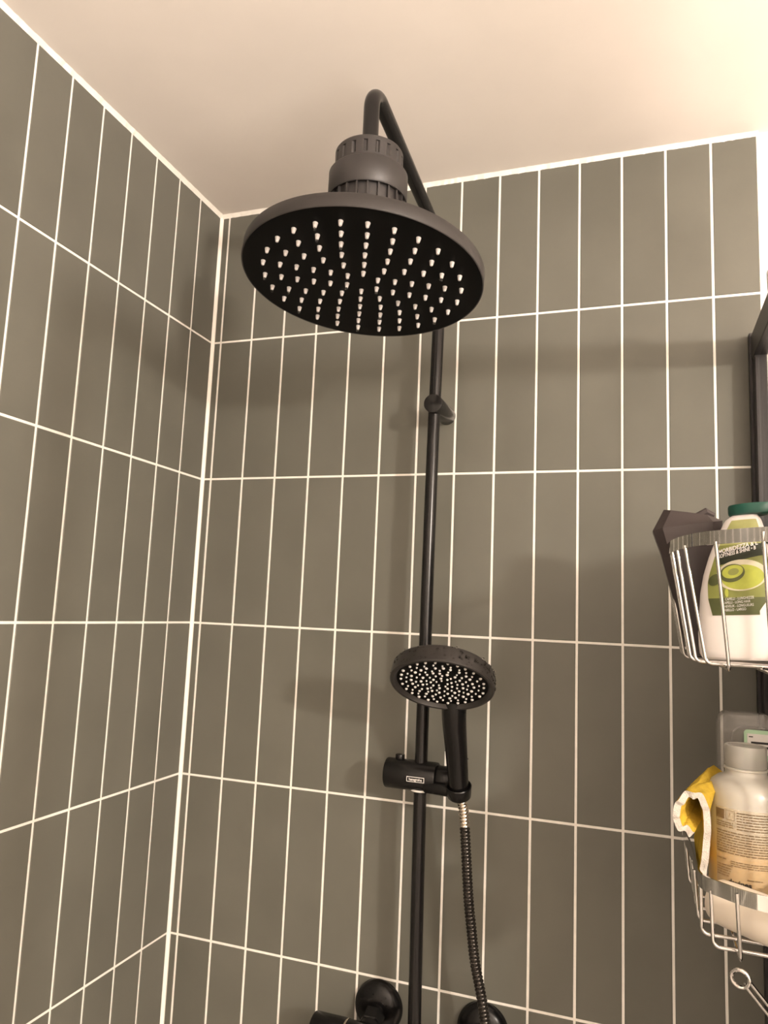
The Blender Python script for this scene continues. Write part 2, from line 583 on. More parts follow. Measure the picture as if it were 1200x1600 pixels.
# ------------------------------------------------------------------ rain shower head with filter
hc = Vector((0.447, -0.3913, 1.9426))
hn = Vector((0.0405, 0.1018, 1.0)).normalized()
e1 = hn.cross(Vector((0, 1, 0))).normalized(); e2 = hn.cross(e1)
head = thing('rain_shower_head', 'big round black rain shower head with pale nozzles under a ribbed filter', 'shower head', hc)
T = 0.0159; R0 = 0.1346
bm = bmesh.new()
add_lathe(bm, [(0.0, 0.0030), (R0 - 0.003, 0.0030), (R0 - 0.0016, 0.0006), (R0 - 0.0010, 0.0), (R0 - 0.0003, 0.0004), (R0, 0.0012), (R0, T - 0.002), (R0 - 0.0006, T - 0.0006), (R0 - 0.002, T), (0.060, T + 0.006), (0.030, T + 0.010), (0, T + 0.010)], (0, 0, 0), hn, 128)
disc = to_obj('head_disc', bm, M_BLACKP, head)
bm = bmesh.new()
add_lathe(bm, [(0, 0.0006), (R0 - 0.0016, 0.0006), (R0 - 0.0020, 0.0031), (0, 0.0031)], (0, 0, 0), hn, 96)
to_obj('face_plate', bm, M_FACE, head)
bm = bmesh.new()
add_lathe(bm, [(0, -0.0050), (0.0013, -0.0048), (0.0017, -0.0042), (0.0025, -0.0004), (0.0029, 0.0024), (0, 0.0024)], (0, 0, 0), (0, 0, 1), 12)
noz0 = to_obj('nozzle', bm, M_NOZ, head)
rot = Matrix((e1, e2, hn)).transposed().to_quaternion()
noz0.rotation_mode = 'QUATERNION'
first = True
drip = []
for m, rr, off in ((26, .1103, 2.26), (22, .0920, -1.26), (18, .0741, -6.84), (14, .0558, 10.23), (10, .0374, 5.46), (6, .0194, -6.41)):
    for k in range(m):
        a = math.radians(off + 360.0 * k / m)
        p = e1 * (rr * math.cos(a)) + e2 * (rr * math.sin(a))
        if first:
            o = noz0; first = False
        else:
            o = noz0.copy(); COL.objects.link(o); o.parent = head
        o.location = p
        o.rotation_quaternion = rot
        if random.random() < 0.12:
            drip.append(p.copy())
bm = bmesh.new()
for p in drip:
    mm = Matrix.Translation(p - hn * 0.0062)
    bmesh.ops.create_icosphere(bm, subdivisions=2, radius=0.0017, matrix=mm)
o = to_obj('hanging_drops', bm, M_DROP, head); o['kind'] = 'stuff'; o['label'] = 'clear water drops hanging from nozzle tips'

ax = Vector((0, 0, 1)); base = Vector((0.447, -0.388, 0)) - hc
def up(zz): return base + Vector((0, 0, zz))
# ribbed lower neck
bm = bmesh.new()
add_lathe(bm, [(0.0, 1.962), (0.0395, 1.962), (0.0395, 2.050), (0, 2.050)], base, ax, 64)
neck = to_obj('filter_neck', bm, M_BLACKP, head)
rib_bm = bmesh.new(); add_box(rib_bm, (-0.0009, -0.0428, 1.964), (0.0009, -0.0388, 2.046))
rib0 = to_obj('rib', rib_bm, M_BLACKP, neck, smooth=False)
rib0.location = base
for k in range(22):
    o = rib0 if k == 0 else rib0.copy()
    if k: COL.objects.link(o); o.parent = neck
    o.location = base; o.rotation_euler = (0, 0, 2 * PI * (k + .3) / 22)
# broad smooth collar
bm = bmesh.new()
RC = 0.0450
add_lathe(bm, [(0.040, 2.0405), (RC - 0.0012, 2.0395), (RC, 2.0410), (RC, 2.0690), (RC - 0.0010, 2.0705), (0.0392, 2.0730), (0, 2.0730)], base, ax, 72)
to_obj('filter_collar', bm, M_BLACKP, head)
# notched cap
bm = bmesh.new()
rk = 0.0388
def notch(t): return 1.0
seg = 18 * 8
rings = []
for r, zz, n in ((0.0392, 2.0715, 0), (rk, 2.0735, 0), (rk, 2.0765, 0), (rk, 2.0768, 1), (rk, 2.0905, 1), (rk, 2.0908, 0), (rk, 2.0950, 0), (rk - 0.0012, 2.0968, 0), (0.0150, 2.0990, 0), (0.0128, 2.1015, 0)):
    ring = []
    for k in range(seg):
        q = r - (0.0017 if n and (k % 8) in (0, 1) else 0)
        a = 2 * PI * k / seg + 0.06
        ring.append(bm.verts.new(up(zz) + Vector((q * math.cos(a), q * math.sin(a), 0))))
    rings.append(ring)
for A, B in zip(rings, rings[1:]):
    for k in range(seg):
        bm.faces.new((A[k], A[(k + 1) % seg], B[(k + 1) % seg], B[k]))
bm.faces.new(rings[-1]); bm.faces.new(rings[0][::-1])
to_obj('filter_cap', bm, M_BLACKP, head, angle=30)
bm = bmesh.new()
add_lathe(bm, [(RP + 0.0001, 2.1000), (0.0125, 2.1000), (0.0122, 2.1035), (0.0103, 2.1050), (RP + 0.0001, 2.1052)], base + Vector((0, 0, 0)), ax, 40)
to_obj('pipe_nut', bm, M_BLACK, head)

# ------------------------------------------------------------------ hand shower resting in the cradle
sc = Vector((0.5034, -0.2040, 1.4896)); sn = Vector((-0.064, 0.633, 1.0)).normalized()
RS = 0.0656; TS = 0.0236
hand = thing('hand_shower', 'wet black round hand shower standing in its cradle on the riser pipe', 'hand shower', HB)
def hl(p): return Vector(p) - HB
bm = bmesh.new()
add_lathe(bm, [(0, 0.0055), (RS - 0.008, 0.0050), (RS - 0.0062, 0.0030), (RS - 0.0045, 0.0), (RS - 0.0012, 0.0), (RS, 0.0014), (RS - 0.0010, TS - 0.004), (RS - 0.003, TS - 0.001), (RS - 0.006, TS), (0.030, TS + 0.006), (0, TS + 0.007)], hl(sc), sn, 96)
sh = to_obj('head_shell', bm, M_DAMP, hand)
bm = bmesh.new()
add_lathe(bm, [(0, 0.0044), (RS - 0.0086, 0.0044), (RS - 0.0082, 0.0056), (0, 0.0056)], hl(sc), sn, 80)
to_obj('spray_face', bm, M_FACE, hand)
f1 = sn.cross(Vector((0, 1, 0))).normalized(); f2 = sn.cross(f1)
srot = Matrix((f1, f2, sn)).transposed().to_quaternion()
bm = bmesh.new()
add_lathe(bm, [(0, -0.0018), (0.0009, -0.0016), (0.0013, -0.0008), (0.0016, 0.0010), (0, 0.0010)], (0, 0, 0), (0, 0, 1), 10)
n0 = to_obj('spray_nozzle', bm, M_NOZH, hand)
n0.rotation_mode = 'QUATERNION'
first = True
for m, rr, s in ((26, .0525, 1.15), (26, .0458, .8), (24, .0392, 1.15), (20, .0325, .8), (17, .0262, 1.1), (13, .0198, .8), (9, .0134, 1.0), (5, .0070, .8)):
    o0 = random.random() * 6
    for k in range(m):
        a = o0 + 2 * PI * (k + random.uniform(-.12, .12)) / m
        r2 = rr + random.uniform(-1, 1) * 0.0008
        if first: o = n0; first = False
        else:
            o = n0.copy(); COL.objects.link(o); o.parent = hand
        o.location = hl(sc) + sn * 0.0044 + f1 * (r2 * math.cos(a)) + f2 * (r2 * math.sin(a))
        o.rotation_quaternion = srot
        q = s * random.uniform(1.05, 1.3)
        o.scale = (q, q, 1)
# handle: from the cradle up into the back edge of the head
back = (Vector((0, 1, 0)) - sn * sn.y).normalized()
join = sc + sn * 0.0215 + back * (RS - 0.026)
neckp = sc + sn * 0.0205 + back * (RS - 0.005)
hp = catmull([HB - HD * 0.002, HB + HD * 0.03, HB + HD * 0.075, HB + HD * 0.112, neckp, join], 6)
def hr(i):
    t = i / (len(hp) - 1)
    return 0.0132 + 0.0036 * min(t / 0.75, 1) if t < .9 else 0.0168 - 0.06 * (t - .9)
bm = bmesh.new()
add_tube(bm, [hl(p) for p in hp], hr, 28)
to_obj('handle', bm, M_WETBLK, hand)
# droplets over the rim and handle
bm = bmesh.new()
for k in range(120):
    a = PI - 3.0 * random.random() ** 1.5 + 0.25; hgt = random.uniform(0.002, TS - 0.002)
    rr = RS - 0.0002 - 0.0006 * hgt / TS
    p = hl(sc) + sn * hgt + (f1 * math.cos(a) + f2 * math.sin(a)) * rr
    bmesh.ops.create_icosphere(bm, subdivisions=1, radius=random.uniform(.0008, .0018), matrix=Matrix.Translation(p))
for k in range(26):
    i = random.randrange(3, len(hp) - 8)
    d = (hp[i + 1] - hp[i]).normalized(); u, w = frame_of(d); a = random.uniform(0, 2 * PI)
    p = hl(hp[i]) + (u * math.cos(a) + w * math.sin(a)) * hr(i)
    bmesh.ops.create_icosphere(bm, subdivisions=1, radius=random.uniform(.0005, .0011), matrix=Matrix.Translation(p))
o = to_obj('water_drops', bm, M_DROP, hand); o['kind'] = 'stuff'; o['label'] = 'water droplets clinging to the rim and handle'

# ------------------------------------------------------------------ hose
hose = thing('shower_hose', 'ribbed black metal shower hose hanging from the hand shower', 'hose', HB)
def hz(p): return Vector(p) - HB
hpts = catmull([HB - HD * 0.004, (0.5068, -0.0810, 1.3200), (0.5095, -0.0770, 1.2870), (0.5152, -0.0720, 1.2030), (0.5205, -0.070, 1.158), (0.5260, -0.0695, 1.1190), (0.5405, -0.0700, 1.0535),
                (0.556, -0.072, 0.94), (0.560, -0.076, 0.80), (0.540, -0.08, 0.70), (0.50, -0.082, 0.665), (0.465, -0.08, 0.70), (0.450, -0.073, 0.80), (0.446, -0.066, 0.90), (0.446, -0.064, 0.963)], 12)
hs = resample(hpts, 0.00095)
def hose_bm(seq, i0):
    bm = bmesh.new()
    add_tube(bm, [hz(p) for p in seq], lambda i: 0.0065 + 0.00075 * (1, .55, -.9, -.9, .55)[(i + i0) % 5], 14)
    return bm
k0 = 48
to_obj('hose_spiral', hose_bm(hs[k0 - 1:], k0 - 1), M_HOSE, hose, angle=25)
o = to_obj('hose_glare_end', hose_bm(hs[:k0], 0), M_STEEL, hose, angle=25); o['label'] = 'top end of the black hose, glare painted as bright metal'  # glare on the hose top, put into the colour as bright metal

# ------------------------------------------------------------------ mixer valve at the bottom edge
VZ, VY = 0.9835, -0.062
mix = thing('mixer_valve', 'black shower mixer bar with two round wall plates below the riser', 'mixer tap', (0.448, VY, VZ - 0.024))
def ml(p): return Vector(p) - Vector((0.448, VY, VZ - 0.024))
bm = bmesh.new()
cyl(bm, ml((0.345, VY, VZ)), ml((0.552, VY, VZ)), 0.0232, 0.0015, 48)
body = to_obj('valve_body', bm, M_WETBLK, mix)
for x0, x1 in ((0.2935, 0.3420), (0.6030, 0.5550)):
    bm = bmesh.new(); cyl(bm, ml((x0, VY, VZ)), ml((x1, VY, VZ)), 0.0240, 0.0018, 48); to_obj('knob', bm, M_WETBLK, mix)
    bm = bmesh.new(); s = 1 if x1 < .45 else -1
    cyl(bm, ml((x1, VY, VZ)), ml((x1 + s * 0.003, VY, VZ)), 0.0236, 0.0004, 48); o = to_obj('knob_ring', bm, M_STEEL, mix); o['label'] = 'thin steel ring at the knob'
for rx in (0.3705, 0.5255):
    bm = bmesh.new()
    add_lathe(bm, [(0, 0.0), (0.0365, 0.0), (0.0365, 0.004), (0.0350, 0.008), (0.0290, 0.0135), (0.0180, 0.0170), (0.0150, 0.0175), (0, 0.0175)], ml((rx, 0, 1.0035)), (0, -1, 0), 64)
    to_obj('wall_plate', bm, M_WETBLK, mix)
    bm = bmesh.new()
    cyl(bm, ml((rx, -0.015, 1.0030)), ml((rx, VY + 0.010, VZ + 0.006)), 0.0128, 0.0006, 24)
    a, b = Vector(ml((rx, -0.020, 1.0015))), Vector(ml((rx, -0.038, 0.9935)))
    add_lathe(bm, [(0, 0), (0.0150, 0), (0.0165, 0.0015), (0.0165, 0.0170), (0.0150, 0.0185), (0, 0.0185)], a, b - a, 6)
    to_obj('union_nut', bm, M_WETBLK, mix, angle=25)
# drops on the left plate
bm = bmesh.new()
for k in range(16):
    a = random.uniform(0.1, 3.0); r = random.uniform(0.015, 0.031)
    yy = 0.0135 + 0.0040 * max(0, (0.029 - r) / 0.011) if r < 0.029 else 0.0135 - (r - 0.029) * 0.9
    bmesh.ops.create_icosphere(bm, subdivisions=1, radius=random.uniform(.0006, .0015), matrix=Matrix.Translation(ml((0.3705 + r * math.cos(a), -yy, 1.0035 + r * math.sin(a)))))
o = to_obj('plate_drops', bm, M_DROP, mix); o['kind'] = 'stuff'

# ------------------------------------------------------------------ glass shower screen
scr = thing('shower_screen', 'black framed clear glass shower screen meeting the right end of the tiles', 'shower screen', (0.8935, -0.02, 0.0))
def sl(p): return Vector(p) - Vector((0.8935, -0.02, 0.0))
XS0, XS1 = 0.8832, 0.9042
bm = bmesh.new()
add_box(bm, sl((XS0, -0.014, 0.03)), sl((XS1, 0.0, 1.9880)))
bevel_all(bm, 0.0008)
to_obj('wall_channel', bm, M_FRAME, scr, smooth=False)
bm = bmesh.new()
add_box(bm, sl((XS0 + 0.0035, -0.036, 0.03)), sl((XS1 - 0.002, -0.0145, 1.9600)))
bevel_all(bm, 0.0012)
to_obj('upright', bm, M_FRAME, scr, smooth=False)
bm = bmesh.new()
add_box(bm, sl((XS0 + 0.0040, -0.0365, 0.06)), sl((XS0 + 0.0085, -0.030, 1.9450)))
bevel_all(bm, 0.0006)
to_obj('glazing_bead', bm, M_FRAME, scr, smooth=False)
bm = bmesh.new()
add_box(bm, sl((XS0 + 0.0025, -0.90, 1.9480)), sl((XS1 - 0.001, -0.0148, 1.9840)))
bevel_all(bm, 0.0012)
to_obj('top_rail', bm, M_FRAME, scr, smooth=False)
bm = bmesh.new()
add_box(bm, sl((XS0 + 0.0025, -0.90, 0.03)), sl((XS1 - 0.001, -0.0148, 0.058)))
bevel_all(bm, 0.0012)
to_obj('bottom_rail', bm, M_FRAME, scr, smooth=False)
bm = bmesh.new()
add_box(bm, sl((XS0 + 0.0025, -0.925, 0.03)), sl((XS1 - 0.001, -0.9005, 1.9840)))
bevel_all(bm, 0.0012)
to_obj('outer_upright', bm, M_FRAME, scr, smooth=False)
bm = bmesh.new()
for v in ((0.8935, -0.034, 0.056), (0.8935, -0.902, 0.056), (0.8935, -0.902, 1.950), (0.8935, -0.034, 1.950)):
    bm.verts.new(sl(v))
bm.faces.new(bm.verts[:])
bmesh.ops.solidify(bm, geom=bm.faces[:], thickness=0.005)
to_obj('glass_pane', bm, M_GLASS, scr, smooth=False)

# ------------------------------------------------------------------ wire caddy
cad = thing('shower_caddy', 'chrome wire caddy of two baskets hooked on the glass screen', 'caddy', (0.885, -0.28, 1.30))
def cl(p): return Vector(p) - Vector((0.885, -0.28, 1.30))
WR = 0.0017
def rim_band(plan, ztop, hgt, name, parent):
    pts = chaikin([Vector((x, y, 0)) for x, y in plan], 3)
    bm = bmesh.new(); n = len(pts); rr = []
    for i, p in enumerate(pts):
        d = (pts[(i + 1) % n] - pts[i - 1]).normalized()
        nn = Vector((d.y, -d.x, 0)) * 0.0009
        rr.append([bm.verts.new(cl((p.x + s * nn.x, p.y + s * nn.y, zz))) for s, zz in ((1, ztop), (1, ztop - hgt), (-1, ztop - hgt), (-1, ztop))])
    for i in range(n):
        A, B = rr[i], rr[(i + 1) % n]
        for k in range(4):
            bm.faces.new((A[k], A[(k + 1) % 4], B[(k + 1) % 4], B[k]))
    return to_obj(name, bm, M_CHROME, parent, angle=50)
def wire(pts, parent, rad=0.006, r=WR, name='basket_wire'):
    bm = bmesh.new()
    add_tube(bm, [cl(p) for p in fillet(pts, rad, 5)], r, 10)
    return to_obj(name, bm, M_CHROME, parent)

UT = 1.665
planU = [(.7650, -.150), (.7650, -.200), (.7667, -.2588), (.7692, -.2995), (.7767, -.3367), (.7900, -.372), (.8060, -.390), (.8330, -.412), (.8600, -.428), (.8790, -.432), (.8800, -.40), (.8800, -.20), (.8800, -.150)]
bu = rim_band(planU, UT, 0.0125, 'upper_basket', cad)
ZB = 1.5435
for xt, yt, xb in ((.7730, -.318, .7893), (.7790, -.345, .7966)):
    wire([(xt, yt, UT - .010), (xb, yt, ZB), (.872, yt, ZB), (.8795, yt, UT - .010)], bu)
for yt in (-.170, -.200, -.230, -.260, -.290):
    xt = .7665 + (0.003 if yt < -.25 else 0)
    wire([(xt, yt, UT - .010), (xt + .017, yt, ZB), (.872, yt, ZB), (.8795, yt, UT - .010)], bu)
wire([(.8030, -.3870, UT - .010), (.8132, -.3760, ZB - .0034), (.8132, -.165, ZB - .0034), (.8132, -.151, UT - .010)], bu)
wire([(.8380, -.4150, UT - .004), (.8445, -.4020, ZB - .0034), (.8445, -.165, ZB - .0034), (.8445, -.151, UT - .010)], bu)

LT = 1.360
planL = [(.7810, -.160), (.7820, -.2290), (.7852, -.2689), (.7862, -.3400), (.7875, -.3680), (.8021, -.3805), (.8188, -.3945), (.8400, -.4030), (.8620, -.410), (.8790, -.412), (.8800, -.39), (.8800, -.19), (.8800, -.160)]
bl = rim_band(planL, LT, 0.0125, 'lower_basket', cad)
ZL = 1.3060
for xt, yt, xb in ((.7880, -.354, .7886), (.7950, -.374, .7962)):
    wire([(xt, yt, LT - .010), (xb, yt, ZL - (0.0 if yt > -.36 else .002)), (.872, yt, ZL - (0.0 if yt > -.36 else .002)), (.8795, yt, LT - .010)], bl)
for yt in (-.185, -.220, -.255, -.290, -.322):
    xt = .7830 + (0.002 if yt < -.25 else 0)
    wire([(xt, yt, LT - .010), (xt + .003, yt, ZL), (.872, yt, ZL), (.8795, yt, LT - .010)], bl)
wire([(.8138, -.3915, LT - .004), (.8162, -.3880, ZL - .0055), (.8162, -.175, ZL - .0050), (.8162, -.161, LT - .010)], bl)
wire([(.8470, -.4050, LT - .004), (.8480, -.3980, ZL - .0038), (.8480, -.175, ZL - .0036), (.8480, -.161, LT - .010)], bl)
bm = bmesh.new()
rc = Vector((.8150, -.3925, 1.2895))
add_tube(bm, [cl(rc + Vector((.0066 * math.cos(a), -0.002 * math.cos(a), .0066 * math.sin(a)))) for a in [2 * PI * k / 24 for k in range(24)]], 0.0016, 8, closed=True)
to_obj('hook_ring', bm, M_CHROME, bl)
for dx in (0, 0.0042):
    wire([(.8180 + dx, -.391, 1.2850 + dx * .6), (.8420 + dx, -.377, 1.2540 + dx * .6), (.872 + dx, -.36, 1.215 + dx * .6)], bl, 0.01, 0.0015, 'hook_rod')
for yy in (-.21, -.37):
    wire([(.8812, yy, ZL), (.8812, yy, 1.930), (.8795, yy, 1.990), (.8935, yy, 1.9895), (.9080, yy, 1.988), (.9080, yy, 1.935)], cad, 0.004, 0.002, 'hanger_rod')

# ------------------------------------------------------------------ things in the upper basket
# white bottle with a green label
BH = [(0, .0500), (.002, .0545), (.006, .0565), (.014, .0570), (.026, .0568), (.042, .0550), (.066, .0522), (.085, .0478), (.103, .0415), (.117, .0353), (.128, .0298), (.134, .0265), (.137, .0250), (.140, .0228), (.143, .0185), (.146, .0140), (.148, .0115)]
RSD = 0.42             # the right side is the narrower one
def bw(h):
    for (h0, w0), (h1, w1) in zip(BH, BH[1:]):
        if h <= h1:
            t = (h - h0) / (h1 - h0)
            return w0 + (w1 - w0) * t
    return BH[-1][1]
DEP = 0.40
def bsurf(s, h, off=0.0):
    a = bw(h)
    q = max(0.0, 1 - (abs(s) / (a if s < 0 else a * RSD)) ** 2.4) ** (1 / 2.4)
    return Vector((s, -a * DEP * q - off, h))
bot = thing('conditioner_bottle', 'white plastic bottle with an avocado green label leaning in the upper basket', 'bottle', (0.8498, -0.300, 1.5475))
bot['label'] = 'white bottle with green avocado label leaning in the upper wire basket'
bot.rotation_euler = (0, -math.radians(3), -math.radians(18))
bm = bmesh.new(); rings = []
hs_ = []
for (h0, w0), (h1, w1) in zip(BH, BH[1:]):
    for k in range(3): hs_.append(h0 + (h1 - h0) * k / 3)
hs_.append(BH[-1][0])
for h in hs_:
    a = bw(h); ring = []
    for k in range(64):
        t = 2 * PI * k / 64
        c, s = math.cos(t), math.sin(t)
        ring.append(bm.verts.new((a * (RSD if c > 0 else 1) * math.copysign(abs(c) ** (2 / 2.4), c), a * DEP * math.copysign(abs(s) ** (2 / 2.4), s), h)))
    rings.append(ring)
for A, B in zip(rings, rings[1:]):
    for k in range(64): bm.faces.new((A[k], A[(k + 1) % 64], B[(k + 1) % 64], B[k]))
bm.faces.new(rings[0][::-1]); bm.faces.new(rings[-1])
to_obj('bottle_body', bm, M_BOTTLE, bot)
bm = bmesh.new()
add_lathe(bm, [(0, .1440), (.0190, .1440), (.0215, .1450), (.0220, .1465), (.0220, .1530), (.0210, .1550), (0, .1556)], (0, 0, 0), (0, 0, 1), 48)
for v in bm.verts: v.co.y = v.co.y * 0.62 + 0.003; v.co.x += 0.0015
o = to_obj('flip_cap', bm, M_GREENCAP, bot); o['label'] = 'dark green cap'
def patch(name, m, fl, fr, h0, h1, off, parent, nr=26, nc=16, label=None):
    bm = bmesh.new(); rr = []
    for i in range(nr + 1):
        h = h0 + (h1 - h0) * i / nr
        s0, s1 = fl(h), fr(h)
        rr.append([bm.verts.new(bsurf(s0 + (s1 - s0) * k / nc, h, off)) for k in range(nc + 1)])
    for A, B in zip(rr, rr[1:]):
        for k in range(nc): bm.faces.new((A[k], A[k + 1], B[k + 1], B[k]))
    o = to_obj(name, bm, m, parent)
    if label: o['label'] = label
    return o
def ell(name, m, cx, cz, rx, rz, off, rot=0.0, n=40, inner=0.0, a0=0, a1=2 * PI):
    bm = bmesh.new(); rr = []
    steps = 6
    for j in range(steps + 1):
        q = inner + (1 - inner) * j / steps
        ring = []
        for k in range(n + 1):
            a = a0 + (a1 - a0) * k / n
            x, zz = rx * q * math.cos(a), rz * q * math.sin(a)
            x, zz = x * math.cos(rot) - zz * math.sin(rot), x * math.sin(rot) + zz * math.cos(rot)
            ring.append(bm.verts.new(bsurf(cx + x, cz + zz, off)))
        rr.append(ring)
    for A, B in zip(rr, rr[1:]):
        for k in range(n): bm.faces.new((A[k], A[k + 1], B[k + 1], B[k]))
    bmesh.ops.remove_doubles(bm, verts=bm.verts[:], dist=1e-6)
    return to_obj(name, bm, m, lab)
def inset(h): return bw(h) - 0.0085
def lab_l(h): return -min(inset(h), 0.0415 + max(0, (0.060 - h)) * -0.22)
def lab_r(h): return min(bw(h) * RSD - .003, 0.006 + max(0.0, h - 0.0475 + 0.0475 * 0) * 0.72 if h > 0.0475 else 0.006)
def tl(h, s): return h + 0.12 * s          # the print runs slightly uphill to the right
lab = patch('front_label', M_LGREEN, lab_l, lab_r, 0.0435, 0.1385, 0.0003, bot, label='green label with an avocado picture')
patch('label_band', M_LDARK, lab_l, lab_r, 0.0435, 0.0605, 0.0006, lab, 8)
patch('top_panel', M_LPALE, lambda h: -inset(h), lambda h: bw(h) * RSD - .003, 0.1135, 0.1385, 0.0006, lab, 8)
def slant(name, m, sl_, sr_, hb, ht, off, k=0.2):
    bm = bmesh.new(); rr = []
    for i in range(17):
        s_ = sl_ + (sr_ - sl_) * i / 16
        rr.append((bm.verts.new(bsurf(s_, hb + k * s_, off)), bm.verts.new(bsurf(s_, ht + k * s_, off))))
    for A, B in zip(rr, rr[1:]): bm.faces.new((A[0], B[0], B[1], A[1]))
    return to_obj(name, bm, m, lab)
slant('title_band', M_INKG, -0.0300, 0.0165, 0.0992, 0.1122, 0.0006)
ell('cream_ring', M_LWHITE, -0.0085, 0.0825, .0235, .0155, 0.0009, 0.05)
ell('yellow_flesh', M_LYEL, -0.0075, 0.0805, .0195, .0122, 0.0012, 0.05)
ell('avocado_skin', M_LDARK, -0.0165, 0.0848, .0120, .0088, 0.0015, 0.22)
ell('avocado_flesh', M_LYEL, -0.0160, 0.0862, .0100, .0064, 0.0018, 0.22)
ell('stone_hollow', M_LGREEN, -0.0150, 0.0860, .0052, .0034, 0.0021, 0.22)
ell('shaded_leaf', M_LDARK, -0.0335, 0.0790, .0075, .0052, 0.0012, 0.5)
ell('oil_drop', M_LYEL, -0.0225, 0.0655, .0018, .0042, 0.0015)
def bottle_text(body, size, s, h, m, off=0.0012, fat=0.0, tilt=0.0, align='LEFT', xs=0.9):
    tb = text_bm(body, size, align, fat, xscale=xs)
    for v in tb.verts:
        v.co = bsurf(s + v.co.x, h + v.co.y + tilt * v.co.x, off)
    return to_obj('lettering', tb, m, lab, smooth=False)
bottle_text('MORBIDEZZA & LUCENTEZZA'[:14], 0.0060, -0.0290, 0.1066, M_PRINTW, fat=0.00014, tilt=0.2, xs=0.78)
bottle_text('SOFTNESS & SHINE • BRILLO'[:20], 0.0052, -0.0290, 0.1020, M_PRINTW, fat=0.0001, tilt=0.2, xs=0.68)
bottle_text('OLIO DI AVOCADO - BURRO', 0.0032, -0.0285, 0.0975, M_INKG, tilt=0.2, xs=0.74)
for k, (tx, dx) in enumerate((('CAPELLI - LUNGHEZZE', .003), ('CAPELLI - LONG HAIR', .0005), ('CHEVEUX - LONGUEURS', .0), ('CABELLO - LARGO', .0))):
    bottle_text(tx, 0.0036, -0.0275 + dx, 0.0590 - 0.0036 * k, M_PRINTW, tilt=0.05, xs=0.72)

# dark container behind it
dk = thing('toiletry_container', 'dark brown angular plastic container poking out of the upper basket beside the white bottle', 'container', (0.800, -0.224, 1.5460))
bm = bmesh.new(); rings = []
secs = [((.000, .000, .000), .012, .012), ((-.002, 0, .010), .014, .013), ((-.006, 0, .060), .0220, .016), ((-.010, .0, .110), .0310, .020), ((-.0125, 0, .1420), .0375, .022), ((-.0105, .004, .1570), .0270, .016)]
for (cx, cy, cz), rx, ry in secs:
    ring = []
    for k in range(10):
        t = 2 * PI * (k + .5) / 10
        c, s = math.cos(t), math.sin(t)
        ring.append(bm.verts.new((cx + rx * math.copysign(abs(c) ** .7, c), cy + ry * math.copysign(abs(s) ** .7, s), cz + (0.0045 * -c if cz > .15 else 0.006 * c * (cz > .12)))))
    rings.append(ring)
for A, B in zip(rings, rings[1:]):
    for k in range(10): bm.faces.new((A[k], A[(k + 1) % 10], B[(k + 1) % 10], B[k]))
bm.faces.new(rings[0][::-1])
bm.faces.new(rings[-1])
to_obj('container_body', bm, M_BROWN, dk, smooth=True, angle=22)
bm = bmesh.new()
add_tube(bm, [(-.001, .0, .1530), (.008, .002, .1580), (.016, .003, .1545)], lambda i: (.005, .006, .004)[i], 8)
to_obj('moulded_tab', bm, M_BROWN, dk, angle=25)

# ------------------------------------------------------------------ things in the lower basket
GX, GY, GZ, GRr = 0.8360, -0.2800, 1.3080, 0.0356
gel = thing('gel_bottle', 'translucent bottle half full of golden liquid standing in the lower basket', 'bottle', (GX, GY, GZ))
prof = [(0, 0), (.030, 0), (.0345, .002), (GRr, .006), (GRr, .105), (.0350, .112), (.0320, .119), (.0265, .1235), (.0205, .1255), (.0190, .1275), (.0190, .1310), (.0202, .1316), (.0202, .1330), (.0188, .1336)]
bm = bmesh.new(); add_lathe(bm, prof, (0, 0, 0), (0, 0, 1), 64)
o = to_obj('bottle_shell', bm, M_GEL, gel); o['label'] = 'milky bottle wall, golden where the liquid stands'
bm = bmesh.new(); add_lathe(bm, [(0, .1337), (.0186, .1337), (.0192, .1350), (.0192, .1530), (.0186, .1545), (.0168, .1548), (.0160, .1535), (0, .1530)], (0, 0, 0), (0, 0, 1), 48)
o = to_obj('screw_cap', bm, M_GELTOP, gel); o['label'] = 'frosted cap'
fd = math.atan2(-1.1166 - GY, 0.7394 - GX)
def gsurf(s, h, off=0.0):
    a = fd + s / GRr
    return Vector(((GRr + off) * math.cos(a), (GRr + off) * math.sin(a), h + 0.0065))
def gpatch(name, m, s0, s1, h0, h1, off, parent, n=14, slope=0.0):
    bm = bmesh.new(); rr = []
    for k in range(n + 1):
        s = s0 + (s1 - s0) * k / n
        rr.append((bm.verts.new(gsurf(s, h0, off)), bm.verts.new(gsurf(s, h1, off))))
    for A, B in zip(rr, rr[1:]): bm.faces.new((A[0], B[0], B[1], A[1]))
    return to_obj(name, bm, m, parent)
glab = gpatch('back_label', M_GELLAB, -0.0305, 0.052, 0.020, 0.0925, 0.0004, gel, 28)
glab['label'] = 'pale label with fine brown print'
gpatch('print_square', M_INK, -0.0295, -0.0205, 0.0820, 0.0905, 0.0008, glab, 6)
def gframe(s0, s1, h0, h1, w):
    bm = bmesh.new()
    for a0, a1, b0, b1 in ((s0, s1, h0, h0 + w), (s0, s1, h1 - w, h1), (s0, s0 + w, h0, h1), (s1 - w, s1, h0, h1)):
        rr = [(bm.verts.new(gsurf(a0 + (a1 - a0) * k / 6, b0, .0008)), bm.verts.new(gsurf(a0 + (a1 - a0) * k / 6, b1, .0008))) for k in range(7)]
        for A, B in zip(rr, rr[1:]): bm.faces.new((A[0], B[0], B[1], A[1]))
    return bm
to_obj('symbol_box', gframe(-0.0190, -0.0105, 0.0818, 0.0905, 0.00035), M_INK, glab)
bm = bmesh.new()
